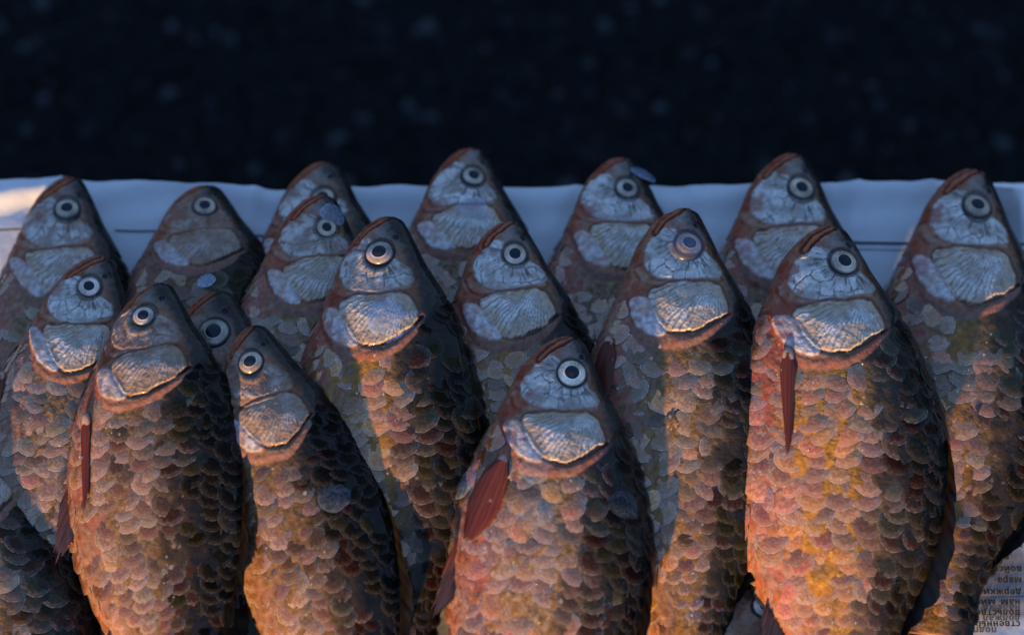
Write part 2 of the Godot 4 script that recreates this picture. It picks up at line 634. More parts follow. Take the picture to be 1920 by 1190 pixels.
func ridge_fin(d: Dictionary, a0: float, a1: float, u: float, height: float, c: Color, seed_: int) -> ArrayMesh:
	# a fin folded down along the edge of the body: spines that lean to the tail
	rng.seed = seed_
	var st := SurfaceTool.new()
	st.begin(Mesh.PRIMITIVE_TRIANGLES)
	var n := 26
	var g := []
	for i in n + 1:
		var t := i / float(n)
		var a := lerpf(a0, a1, t)
		var p := surf(d, a, u, 1.0)
		var out := Vector3(signf(u), 0.25, 0).normalized()
		var hgt := height * sin(PI * clampf(0.12 + t * 0.88, 0, 1)) * rng.randf_range(0.75, 1.15)
		var row := []
		for k in 4:
			var s := k / 3.0
			var q: Vector3 = p + out * hgt * s * 0.55 + Vector3(0, 0.012 * s + (0.004 if i % 2 == 0 else 0.0) * s, hgt * s * 1.6)
			var cc: Color = c * (rng.randf_range(0.6, 1.5) * (1.5 if i % 2 == 0 else 0.8))
			cc.a = 1
			row.append([q * d.sl, cc])
		g.append(row)
	for i in n:
		for k in 3:
			for w in [g[i][k], g[i + 1][k], g[i][k + 1], g[i + 1][k], g[i + 1][k + 1], g[i][k + 1]]:
				st.set_color(w[1])
				st.add_vertex(w[0])
	st.index()
	st.generate_normals()
	return st.commit()

func make_fish(given: Dictionary) -> Node3D:
	var d := {"deep": 1.0, "fat": 1.0, "bend": 0.0, "droop": 0.0, "roll": 0.0, "pitch": 6.0, "dark": 0.0, "red": 0.3, "gold": 0.4, "pale": 0.2, "silver": 0.85, "blood": 0.0, "hs": 1.0, "tone": 0.66, "wet": 0, "ea": 0.084, "eb": 0.020, "wa": 0.0, "wb": 0.0,
		"rows": 150, "cols": 140, "reach": 1.0, "pec": [], "cloudy": false, "eye": 1.0, "bare": 0.0, "pelvic": true, "dorsal": true}
	d.merge(given, true)
	var nose := px(d.nose.x, d.nose.y, d.h)
	var tail := px(d.tail.x, d.tail.y, d.h)
	var along := (tail - nose).normalized()
	along = (along * cos(deg_to_rad(d.pitch)) + Vector3.DOWN * sin(deg_to_rad(d.pitch))).normalized()
	var side := Vector3.UP.cross(along).normalized()
	var up := along.cross(side).normalized()
	var bs := Basis(side, up, along).rotated(along, deg_to_rad(d.roll))
	var root := Node3D.new()
	root.name = numbered("carp")
	root.transform = Transform3D(bs, nose)
	add_child(root, true)
	tag(root, d.label, "fish", "carp laid in rows on newspaper")
	rng.seed = 100 + int(d.seed) * 31
	d.wa = rng.randf_range(-0.009, 0.009)
	d.wb = rng.randf_range(-0.008, 0.008)
	d.hs *= rng.randf_range(0.985, 1.015)
	d.eye *= rng.randf_range(0.92, 1.04)
	d.fat *= rng.randf_range(0.93, 1.07)
	d.bend += rng.randf_range(-0.012, 0.012)
	d.snout = rng.randf_range(0.03, 0.16)
	var body := mi("body", body_mesh(d), mats["skin"], root)
	var SL: float = d.sl
	# --- eye
	var ea: float = d.ea / d.hs
	var hd := half_top(d, ea)
	var hv := half_bot(d, ea)
	var eu: float = (d.eb * d.deep - (hd - hv) * 0.5) / ((hd + hv) * 0.5)
	var ep := surf(d, ea, eu, 1.0)
	var e1 := surf(d, ea + 0.02, eu, 1.0)
	var e2 := surf(d, ea, eu + 0.15, 1.0)
	var en := (e1 - ep).cross(e2 - ep).normalized()
	if en.y < 0:
		en = -en
	en = en.lerp(Vector3.UP, 0.25).normalized()
	var ex := Vector3.RIGHT
	var ez := ex.cross(en).normalized()
	ex = en.cross(ez).normalized()
	var R: float = 0.0275 * SL * d.eye
	var eye := mi("eye", lathe([[R * 1.06, -R * 0.5], [R * 1.05, -R * 0.05], [R * 1.02, R * 0.08], [R * 0.9, R * 0.16]], [Color(.03, .03, .04), Color(.04, .04, .05), Color(.035, .035, .045), Color(.03, .03, .04)], 28, 0.2, int(d.seed)), eye_material("eyeball", 0.3, 0.0), root)
	var er_ := RandomNumberGenerator.new()
	er_.seed = 77 + int(d.seed)
	eye.transform = Transform3D(Basis(ex, en, ez).rotated(ex, er_.randf_range(-0.14, 0.14)).rotated(ez, er_.randf_range(-0.14, 0.14)), (ep + en * -0.0005) * SL)
	var ic: Color = d.get("iris", Color(.40, .35, .31)) * er_.randf_range(0.8, 1.1) * Color(1.0, er_.randf_range(0.92, 1.0), er_.randf_range(0.84, 1.0))
	mi("iris", lathe([[R * 1.0, R * 0.05], [R * 0.98, R * 0.17], [R * 0.85, R * 0.24], [R * 0.72, R * 0.28], [R * 0.60, R * 0.31], [R * 0.58, R * 0.34], [R * 0.54, R * 0.335], [R * 0.51, R * 0.30]],
		[ic * 0.2, ic * 0.5, ic * 0.8, ic * 0.7, ic * 0.85, ic * 1.08, ic * 1.1, ic * 0.3], 56, 0.26, 60 + int(d.seed)), eye_material("iris", 0.34, 0.15), eye)
	var pc: Color = Color(.010, .016, .026) if not d.cloudy else Color(.03, .06, .09)
	mi("pupil", lathe([[R * 0.52, R * 0.30], [R * 0.45, R * 0.35], [R * 0.28, R * 0.41], [R * 0.12, R * 0.44], [0.0002 * SL, R * 0.445]], [pc, pc, pc, pc, pc], 28, 0.1, 7), pupil_material(), eye)
	if d.cloudy:
		var cl := StandardMaterial3D.new()
		cl.transparency = BaseMaterial3D.TRANSPARENCY_ALPHA
		cl.albedo_color = Color(.36, .38, .50, .24)
		cl.roughness = 0.35
		cl.clearcoat_enabled = true
		cl.clearcoat_roughness = 0.05
		var cm := mi("cornea", lathe([[R * 1.45, -R * 0.1], [R * 1.4, R * 0.2], [R * 1.15, R * 0.42], [R * 0.7, R * 0.58], [R * 0.3, R * 0.63], [0.0002 * SL, R * 0.64]], [Color.WHITE, Color.WHITE, Color.WHITE, Color.WHITE, Color.WHITE, Color.WHITE], 32, 0.0, 8), cl, eye)
		cm.position = Vector3(-R * 0.22, 0, R * 0.12)
	# --- scales of the upper flank
	add_scales(d, body, root)
	if d.wet > 0:
		var dm := mi("glint_drops", drops_mesh(d), drop_material(), root)  # drops added for the sparkle they give in the sun
		dm.set_meta("kind", "stuff")
	# --- fins
	var f: Array = d.pec
	if f.size():
		f = f.duplicate()
		f[0] = f[0] / d.hs
		var fp := surf(d, f[0], f[1], 1.0)
		var fq := surf(d, f[0] + 0.02, f[1], 1.0)
		var fr := surf(d, f[0], f[1] + 0.05, 1.0)
		var fz := (fq - fp).normalized()
		var fx := (fr - fp).normalized()
		var fy := fz.cross(fx).normalized()
		if fy.y < 0:
			fy = -fy
		fx = fy.cross(fz).normalized()
		fz = fz.rotated(fy, deg_to_rad(f[5]))
		fx = fy.cross(fz).normalized()
		var fin := mi("pectoral_fin", fin_mesh(13, f[2] * SL, f[3] * SL, f[4] * SL, 0.004, Color(.085, .022, .016), Color(.075, .018, .013), 300 + int(d.seed)), fin_material(), root)
		fin.transform = Transform3D(Basis(fx, (fy + fz * 0.10).normalized(), (fz - fy * 0.03).normalized()), (fp + fy * 0.006) * SL)
		# fleshy root
		var rt := lathe([[0.020 * SL, -0.006 * SL], [0.0195 * SL, 0.002 * SL], [0.015 * SL, 0.008 * SL], [0.008 * SL, 0.011 * SL], [0.0004 * SL, 0.012 * SL]], [Color(.16, .07, .05), Color(.20, .10, .075), Color(.27, .175, .14), Color(.30, .21, .17), Color(.30, .21, .17)], 18, 0.08, 11)
		var ro := mi("fin_root", rt, fin_material(), fin)
		ro.transform = Transform3D(Basis(Vector3(0.6, 0, 0), Vector3(0, 0.4, 0), Vector3(0.1, 0, 0.9)), Vector3(0, 0.001 * SL, 0.004 * SL))
	if d.dorsal:
		mi("dorsal_fin", ridge_fin(d, 0.44, 0.86, 0.97, 0.034, Color(.007, .0052, .004), 400 + int(d.seed)), fin_material(), root)
	if d.pelvic:
		mi("pelvic_fin", ridge_fin(d, 0.43, 0.56, -0.96, 0.06, Color(.20, .065, .04), 500 + int(d.seed)), fin_material(), root)
		mi("anal_fin", ridge_fin(d, 0.76, 0.88, -0.97, 0.06, Color(.12, .05, .035), 600 + int(d.seed)), fin_material(), root)
	var tf := mi("tail_fin", fin_mesh(12, 0.22 * SL, 0.05 * SL, 0.15 * SL, 0.0, Color(.07, .05, .035), Color(.05, .03, .02), 700 + int(d.seed)), fin_material(), root)
	tf.position = Vector3(0, -0.008, 0.985) * SL
	fishes[int(d.seed)] = [d, root]
	return root

func drop_material() -> StandardMaterial3D:
	if not mats.has("drop"):
		var m := StandardMaterial3D.new()
		m.transparency = BaseMaterial3D.TRANSPARENCY_ALPHA
		m.albedo_color = Color(.9, .92, .95, .06)
		m.roughness = 0.05
		mats["drop"] = m
	return mats["drop"]

func drops_mesh(d: Dictionary) -> ArrayMesh:
	# small drops added on the flank to catch sun glints, gathered in patches
	var rg := RandomNumberGenerator.new()
	rg.seed = 8000 + int(d.seed)
	var sp := SphereMesh.new()
	sp.radius = 1.0
	sp.height = 2.0
	sp.radial_segments = 8
	sp.rings = 5
	var st := SurfaceTool.new()
	st.begin(Mesh.PRIMITIVE_TRIANGLES)
	var made := 0
	for tries in 4000:
		if made >= d.wet / 2:
			break
		var a := rg.randf_range(0.27, 0.9)
		var u := rg.randf_range(-0.8, 0.25)
		var p := surf(d, a, u, 1.0)
		if nz2.get_noise_2d(a * 500 + d.seed * 77.0, p.x * 500) < 0.12:
			continue
		var n := (surf(d, a + 0.02, u, 1.0) - p).cross(surf(d, a, u + 0.02, 1.0) - p).normalized()
		if n.y < 0:
			n = -n
		var r := rg.randf_range(0.00025, 0.00065) * (1.0 if rg.randf() < 0.9 else 1.7)
		st.append_from(sp, 0, Transform3D(Basis().scaled(Vector3(r, r * 0.7, r)), p * float(d.sl) + n * 0.0018))
		made += 1
	return st.commit()

func add_scales(d: Dictionary, body: Node3D, root: Node3D) -> void:
	var SL: float = d.sl
	var rg := RandomNumberGenerator.new()
	rg.seed = 5000 + int(d.seed) * 7
	var da := 0.0255
	var row := 0
	var a := 0.215
	var o: float = d.seed * 29.7
	var count := 0
	while a < minf(0.97, d.reach):
		var hd := half_top(d, a)
		var hv := half_bot(d, a)
		var hw := (hd + hv) * 0.5
		var w: float = lk(T_W, plan(d, a)) * d.fat
		# walk across by arc length
		var step := 0.049 * clampf(hw / 0.2, 0.55, 1.05)
		var th := 0.10 + (0.5 * step / hw if row % 2 else 0.0)
		while th < PI - 0.10:
			var u := -cos(th)
			var speed := sqrt(pow(hw * sin(th), 2) + pow(w * cos(th), 2))
			var aa := a + rg.randf_range(-0.0025, 0.0025)
			var slit := fs(F_FLAP, plan(d, aa), (((hd - hv) * 0.5 + u * hw) / d.deep)) if aa < 0.45 else -1.0
			if slit < -0.005:
				var p := surf(d, aa, u, 1.0)
				var pa := surf(d, aa + 0.01, u, 1.0)
				var pu := surf(d, aa, u + (0.04 if u < 0.9 else -0.04), 1.0)
				var z := (pa - p).normalized()
				var x := (pu - p).normalized() * (1.0 if u < 0.9 else -1.0)
				var y := z.cross(x).normalized()
				if y.y < 0 and absf(u) < 0.9:
					y = -y
				x = y.cross(z).normalized()
				var n1 := nz.get_noise_2d(aa * 900 + d.seed * 17.3, (p.x) * 900)
				var n4 := nz.get_noise_2d(aa * 420 + o, p.x * 420 + 50)
				var n5 := nz3.get_noise_2d(aa * 330 + o * 1.7, p.x * 330)
				var wp: Vector3 = root.transform * (p * SL)
				var q := to_px(wp)
				var seen: bool = q.x > -40 and q.x < 1960 and q.y < 1235
				var bare: bool = n4 > 0.60 - d.bare * 0.5 or rg.randf() < 0.035
				if seen and not bare:
					var n2 := nz2.get_noise_2d(aa * 900 + d.seed * 51.9, p.x * 900)
					var dice := clampf(0.5 + 1.1 * nz3.get_noise_2d(aa * 800 + o, p.x * 800 + 20) + rg.randf_range(-0.12, 0.12), 0, 1)
					var hue := Color(.33, .255, .27)                  # mauve grey
					var share := 0.05 + 0.2 * rg.randf()
					if dice < d.gold * 0.45:
						hue = Color(.62, .33, .06)                    # brass
						share = rg.randf_range(0.3, 0.75) * sm(0.05, 0.5, d.gold)
					elif dice < d.gold * 0.45 + d.red * 0.28:
						hue = Color(.56, .15, .03)                    # rust
						share = rg.randf_range(0.15, 0.5)
					elif dice > 0.8:
						share = 0.0
					share *= sm(0.45, 0.0, u + d.dark * 0.35 + n1 * 0.3)
					var tint := trunk_col(d, u, n1 + rg.randf_range(-0.09, 0.09), n2).lerp(hue * d.tone, share) * (1.35 * rg.randf_range(0.86, 1.16) * clampf(0.95 + n4 * 1.1 + n2 * 0.5, 0.4, 1.5))
					var s := step * 0.65 * rg.randf_range(0.92, 1.10) * SL
					var lift := deg_to_rad(4.8 + rg.randfn(0.0, 1.6) - maxf(0.0, n4) * 6.0)
					var turn := rg.randfn(0.0, 0.07)
					var b := Basis(x, y, z).rotated(y, turn)
					b = b.rotated(b.x.normalized(), -lift).rotated(b.z.normalized(), rg.randfn(0.0, 0.05))
					var o3 := mi("scale", scale_meshes[rg.randi() % scale_meshes.size()], scale_mat(tint, rg.randi() % 6), body)
					o3.transform = Transform3D(b.scaled_local(Vector3(s, s, s * 1.02)), (p + y * (0.0007 - 0.0030 * sm(0.16, 0.5, n5) + n1 * 0.0015)) * SL)
					count += 1
			th += step * rg.randf_range(0.95, 1.05) / maxf(speed, 0.06)
		a += da
		row += 1
	print(d.label, "  scales ", count)

# ------------------------------------------------------------------ setting
func grid_sheet(nx: int, nz_: int, at: Callable, colour: Callable, thick: float) -> ArrayMesh:
	var st := SurfaceTool.new()
	st.begin(Mesh.PRIMITIVE_TRIANGLES)
	var n := (nx + 1) * (nz_ + 1)
	for layer in 2:
		for j in nz_ + 1:
			for i in nx + 1:
				var p: Vector3 = at.call(i / float(nx), j / float(nz_))
				st.set_color(colour.call(p))
				st.add_vertex(p - Vector3(0, thick * layer, 0))
	for layer in 2:
		for j in nz_:
			for i in nx:
				var k := layer * n + j * (nx + 1) + i
				var q := [k, k + 1, k + nx + 1, k + 1, k + nx + 2, k + nx + 1]
				if layer == 1:
					q.reverse()
				for w in q:
					st.add_index(w)
	for i in nx:
		for w in [i, n + i, i + 1, i + 1, n + i, n + i + 1]:
			st.add_index(w)
	st.generate_normals()
	return st.commit()

func paper_material() -> StandardMaterial3D:
	var m := StandardMaterial3D.new()
	m.vertex_color_use_as_albedo = true
	m.roughness = 0.75
	m.metallic_specular = 0.3
	m.uv1_triplanar = true
	m.uv1_scale = Vector3(9, 9, 9)
	m.normal_enabled = true
	m.normal_texture = noise_tex(77, 0.006, true, 5.0, 4)
	m.normal_scale = 0.5
	return m

var edge_a: Array = []
var edge_b: Array = []

func edge_z(e: Array, x: float) -> float:
	for k in e.size() - 1:
		if x <= e[k + 1].x or k == e.size() - 2:
			var t: float = (x - e[k].x) / (e[k + 1].x - e[k].x)
			return lerpf(e[k].z, e[k + 1].z, t)
	return e[0].z

func paper_height(x: float, z: float, ze: float) -> float:
	var h := 0.0012 + 0.0012 * (nz.get_noise_2d(x * 500, z * 500) + 0.6)
	h += 0.003 * sm(0.03, 0.0, z - ze) * (0.5 + nz.get_noise_1d(x * 900))
	h += 0.0035 * exp(-pow((x + 0.1225 + (z - ze) * 0.2) / 0.004, 2)) * sm(0.06, 0.0, z - ze)
	for c in [[-0.215, 0.5, 0.0016, 0.005], [-0.16, -0.35, 0.0012, 0.004], [-0.045, 0.25, 0.0020, 0.006], [0.03, -0.6, 0.0014, 0.004], [0.085, 0.3, 0.0018, 0.005], [0.165, -0.2, 0.0022, 0.007], [0.20, 0.7, 0.0013, 0.004]]:
		var q: float = (x - c[0] - (z - ze) * c[1]) / c[3]
		h += 2.0 * c[2] * exp(-absf(q)) * (0.6 + nz2.get_noise_2d(x * 900, z * 900))
	h += 0.0016 * sin((z - ze) * 260.0 + nz.get_noise_1d(x * 300) * 5.0) * sm(0.03, 0.0, z - ze)
	return h

func build_setting() -> void:
	# asphalt, lower than the box on which the newspaper lies
	var gm := StandardMaterial3D.new()
	var gr := Gradient.new()
	gr.set_color(0, lin(Color(.0055, .0072, .0082)))
	gr.set_color(1, lin(Color(.015, .019, .0215)))
	gm.albedo_texture = noise_tex(3, 0.03, false, 1.0, 5, 1024, gr)
	gm.uv1_triplanar = true
	gm.uv1_world_triplanar = true
	gm.uv1_scale = Vector3(3.1, 3.1, 3.1)
	gm.roughness = 0.85
	gm.metallic_specular = 0.08
	gm.normal_enabled = true
	gm.normal_texture = noise_tex(4, 0.08, true, 8.0, 4)
	var pm := PlaneMesh.new()
	pm.size = Vector2(30, 30)
	var g := mi("ground", pm, gm, self)
	g.position = Vector3(0, -0.42, 0)
	g.set_meta("kind", "structure")
	# aggregate that stands out of the tar
	rng.seed = 21
	var sp := SphereMesh.new()
	sp.radius = 1.0
	sp.height = 2.0
	sp.radial_segments = 7
	sp.rings = 4
	var sm_ := StandardMaterial3D.new()
	sm_.vertex_color_use_as_albedo = true
	sm_.roughness = 0.7
	sm_.metallic_specular = 0.08
	sp.material = sm_
	var mm := MultiMesh.new()
	mm.transform_format = MultiMesh.TRANSFORM_3D
	mm.use_colors = true
	mm.mesh = sp
	mm.instance_count = 14000
	for i in mm.instance_count:
		var q := px(rng.randf_range(-400, 2320), rng.randf_range(-250, 640), -0.42)
		var s := rng.randf_range(0.0013, 0.0034)
		var bright := rng.randf()
		var c := Color(.006, .0064, .007) * rng.randf_range(0.6, 1.8)
		if bright > 0.972:
			c = Color(.032, .038, .046) * rng.randf_range(0.5, 1.3)
			s *= rng.randf_range(0.8, 2.2)
		elif bright > 0.92:
			c = Color(.02, .021, .023) * rng.randf_range(0.6, 1.4)
		c.a = 1
		var b := Basis(Vector3.UP, rng.randf() * TAU).scaled_local(Vector3(s * rng.randf_range(0.8, 1.4), s * 0.6, s))
		mm.set_instance_transform(i, Transform3D(b, q + Vector3(0, -s * 0.1, 0)))
		mm.set_instance_color(i, c)
	var mmi := MultiMeshInstance3D.new()
	mmi.name = "gravel"
	mmi.multimesh = mm
	mmi.material_override = sm_
	mmi.set_meta("kind", "stuff")
	mmi.set_meta("label", "pale and dark stones set in the asphalt behind the newspaper")
	mmi.set_meta("category", "gravel")
	add_child(mmi, true)
	# newspapers
	for p in [[-500, 338], [0, 341], [90, 339], [210, 344], [330, 347], [440, 351], [470, 358], [520, 361], [640, 357], [760, 355], [980, 355], [1250, 351], [1420, 351], [1560, 351], [1650, 349], [1700, 349], [1795, 347], [1830, 350], [1868, 352], [1920, 357], [2500, 372]]:
		edge_a.append(px(p[0], p[1], 0.002))
	for p in [[1300, 372], [1700, 358], [1830, 349], [1862, 345], [1900, 344], [1960, 343], [2600, 340]]:
		edge_b.append(px(p[0], p[1], 0.0))
	var box_z: float = px(960, 352, 0).z + 0.004
	var bm := BoxMesh.new()
	bm.size = Vector3(1.5, 0.418, 0.62)
	var wood := StandardMaterial3D.new()
	wood.albedo_texture = noise_tex(9, 0.01, false, 1, 4, 512)
	wood.albedo_color = Color(.35, .27, .2)
	wood.uv1_triplanar = true
	wood.uv1_scale = Vector3(8, 1, 8)
	wood.roughness = 0.8
	var bo := mi("table", bm, wood, self)
	bo.position = Vector3(0, -0.42 + 0.209, box_z + 0.31)
	bo.set_meta("kind", "structure")
	var pmat := paper_material()
	var base := Color(.43, .47, .52)
	var wet := func(p: Vector3) -> float:
		var q := to_px(Vector3(p.x, 0, p.z))
		var w := 0.0
		var n := nz2.get_noise_2d(p.x * 700, p.z * 700) * 26 + nz3.get_noise_2d(p.x * 900, p.z * 900) * 6
		w = maxf(w, sm(1046 - 2, 1046 + 4, q.y + n) * sm(1700, 1720, q.x) * sm(1166, 1158, q.y + n * 0.6))
		w = maxf(w, sm(2, -2, (Vector2(q.x - 1862, q.y - 420) / Vector2(62, 110)).length() * 20 - 20 + n * 0.25))
		return w
	var paper_col := func(p: Vector3) -> Color:
		var n := nz.get_noise_2d(p.x * 260 + 9, p.z * 260)
		var c := base * (1.0 + n * 0.12 + nz3.get_noise_2d(p.x * 5000, p.z * 5000) * 0.04)
		var q := to_px(Vector3(p.x, 0, p.z))
		# a faint reddish soak mark at the right end
		c = c.lerp(Color(.40, .34, .33), sm(0.05, 0.3, nz2.get_noise_2d(p.x * 300, p.z * 300 + 7)) * sm(1860, 1900, q.x) * sm(520, 440, q.y) * 0.8)
		c = c.lerp(Color(.13, .13, .14), wet.call(p) * 0.75)
		c.a = 1
		return c
	var main_at := func(s: float, t: float) -> Vector3:
		var x := lerpf(-0.36, 0.34, s)
		var ze := edge_z(edge_a, x) + nz3.get_noise_1d(x * 4000) * 0.0004
		var z := lerpf(ze, 0.36, pow(t, 1.4))
		return Vector3(x, paper_height(x, z, ze) + 0.0012, z)
	var under_at := func(s: float, t: float) -> Vector3:
		var x := lerpf(0.1, 0.48, s)
		var ze := edge_z(edge_b, x) + nz3.get_noise_1d(x * 4000 + 300) * 0.0005
		var z := lerpf(ze, 0.36, t)
		return Vector3(x, 0.0006, z)
	var np := mi("newspaper", grid_sheet(260, 130, main_at, paper_col, 0.00025), pmat, self)
	tag(np, "sheet of printed newspaper lying under all the fish", "newspaper")
	var under_col := func(p: Vector3) -> Color:
		var c := Color(.60, .63, .66) * (1.0 + nz3.get_noise_2d(p.x * 5000, p.z * 5000) * 0.05)
		c.a = 1
		return c
	var nu := mi("newspaper_001", grid_sheet(90, 40, under_at, under_col, 0.00025), pmat, self)
	tag(nu, "second newspaper whose white edge peeps out behind the big carp's snout", "newspaper")
	# print on the main sheet: it lies upside down to the viewer
	var ink := StandardMaterial3D.new()
	ink.albedo_color = Color(.07, .07, .08)
	ink.roughness = 0.7
	var faint := StandardMaterial3D.new()
	faint.albedo_color = Color(.33, .34, .36)
	faint.roughness = 0.8
	var font := SystemFont.new()
	font.font_names = PackedStringArray(["Droid Sans"])
	font.font_weight = 700
	var lines := [["ственных сл", 1172, 1914], ["вольственну", 1151, 1914], ["нам  мира", 1131, 1914], ["держки", 1112, 1916], ["мара-", 1090, 1917], ["войск", 1069, 1917], ["в", 1047, 1893], ["инн", 1025, 1918], ["то", 1003, 1918], ["пос", 981, 1920]]
	for l in lines:
		var tm := TextMesh.new()
		tm.text = l[0]
		tm.font = font
		tm.font_size = 32
		tm.pixel_size = 0.0000043 * 32
		tm.depth = 0.0
		tm.horizontal_alignment = HORIZONTAL_ALIGNMENT_LEFT
		var p0 := px(l[2], l[1], 0.003)
		var o := mi("printed_line", tm, ink, np)
		o.transform = Transform3D(Basis(Vector3(-1, 0, 0), Vector3(0, 0, 1), Vector3(0, 1, 0)), Vector3(p0.x, 0.0046, p0.z))
	for l in [["надежд", 1141, 1914], ["должал", 1161, 1914], ["подпис", 1183, 1870]]:
		var tm := TextMesh.new()
		tm.text = l[0]
		tm.font = font
		tm.font_size = 32
		tm.pixel_size = 0.0000043 * 32
		tm.depth = 0.0
		tm.horizontal_alignment = HORIZONTAL_ALIGNMENT_LEFT
		var p0 := px(l[2], l[1], 0.003)
		var o := mi("show_through_line", tm, faint, np)
		o.transform = Transform3D(Basis(Vector3(-1, 0, 0), Vector3(0, 0, 1), Vector3(0, 1, 0)), Vector3(p0.x, 0.0044, p0.z))
	# rules and small type along the head of the page
	for r in [[-60, 436, 60, 431, 3.0], [215, 433, 335, 437, 3.0], [425, 441, 520, 446, 3.0], [1560, 457, 1990, 459, 4.5], [1560, 469, 1990, 471, 1.4], [1830, 1121, 1925, 1119, 1.0]]:
		var st := SurfaceTool.new()
		st.begin(Mesh.PRIMITIVE_TRIANGLES)
		var n := 24
		for i in n + 1:
			var t := i / float(n)
			for s in [-0.5, 0.5]:
				var q := px(lerpf(r[0], r[2], t), lerpf(r[1], r[3], t) + r[4] * s, 0.003)
				q.y = paper_height(q.x, q.z, edge_z(edge_a, q.x)) + 0.0012 + 0.0005
				st.set_normal(Vector3.UP)
				st.add_vertex(q)
		for i in n:
			for w in [i * 2, i * 2 + 2, i * 2 + 1, i * 2 + 1, i * 2 + 2, i * 2 + 3]:
				st.add_index(w)
		mi("printed_rule", st.commit(), ink, np)

# ------------------------------------------------------------------ loose scales that stuck to the fish
var fishes := {}

func on_fish(id: int, u: float, v: float) -> Transform3D:
	# the point of that fish's upper flank that the pixel shows, with its normal
	var d: Dictionary = fishes[id][0]
	var root: Node3D = fishes[id][1]
	var best := 1e9
	var ba := 0.0
	var bu := 0.0
	for i in 120:
		for j in 80:
			var a := i / 119.0
			var w := j / 79.0 * 1.96 - 0.98
			var q := to_px(root.transform * (surf(d, a, w, 1.0) * float(d.sl)))
			var e := q.distance_squared_to(Vector2(u, v))
			if e < best:
				best = e
				ba = a
				bu = w
	var p := surf(d, ba, bu, 1.0)
	var n := (surf(d, ba + 0.02, bu, 1.0) - p).cross(surf(d, ba, bu + 0.02, 1.0) - p).normalized()
	if n.y < 0:
		n = -n
	var lift := 0.012 if plan(d, ba) < 0.3 else 0.007
	var wn := (root.transform.basis * n).normalized()
	var wx := wn.cross(Vector3(0, 0, 1)).normalized() * -1.0
	return Transform3D(Basis(wx, wn, wx.cross(wn).normalized()), root.transform * ((p + n * lift) * float(d.sl)))

func loose_scale(id: int, u: float, v: float, r: float, tilt: Vector2, label: String, seed_: int, milky := 0.22) -> void:
	rng.seed = 3000 + seed_
	var st := SurfaceTool.new()
	st.begin(Mesh.PRIMITIVE_TRIANGLES)
	var seg := 30
	var rings := 7
	var g := []
	for k in rings + 1:
		var row := []
		for s in seg:
			var t := TAU * s / seg
			var rr := r * k / float(rings) * (1.0 + 0.05 * sin(t * 3 + seed_) + 0.03 * sin(t * 5 + seed_ * 2))
			var y := -0.22 * rr * rr / r + (0.012 * r * sin(k * 2.6)) + 0.03 * r * sin(t * 9) * k / float(rings) * 0.5
			row.append(Vector3(sin(t) * rr, y, cos(t) * rr * 0.93))
		g.append(row)
	for k in rings:
		for s in seg:
			var s2 := (s + 1) % seg
			for w in [[k, s], [k, s2], [k + 1, s], [k, s2], [k + 1, s2], [k + 1, s]]:
				var far: float = w[0] / float(rings)
				st.set_color(Color(1, 1, 1, 0.5 + 0.4 * sin(w[1] * 1.7 + seed_) * sin(w[0] * 1.9) + 2.0 * sm(0.84, 1.0, far)))
				st.add_vertex(g[w[0]][w[1]])
	st.index()
	st.generate_normals()
	var key := "loose%.2f" % milky
	if not mats.has(key):
		var m := StandardMaterial3D.new()
		m.transparency = BaseMaterial3D.TRANSPARENCY_ALPHA
		m.vertex_color_use_as_albedo = true
		m.albedo_color = Color(.60, .70, .84, milky)
		m.roughness = 0.27
		m.metallic_specular = 0.9
		mats[key] = m
	var o := mi(numbered("loose_scale"), st.commit(), mats[key], self)
	var b := Basis.from_euler(Vector3(deg_to_rad(tilt.x), seed_ * 0.7, deg_to_rad(tilt.y)))
	var f := on_fish(id, u, v)
	o.transform = Transform3D(f.basis * b, f.origin)
	tag(o, label, "fish scale", "loose transparent scales stuck to the fish")

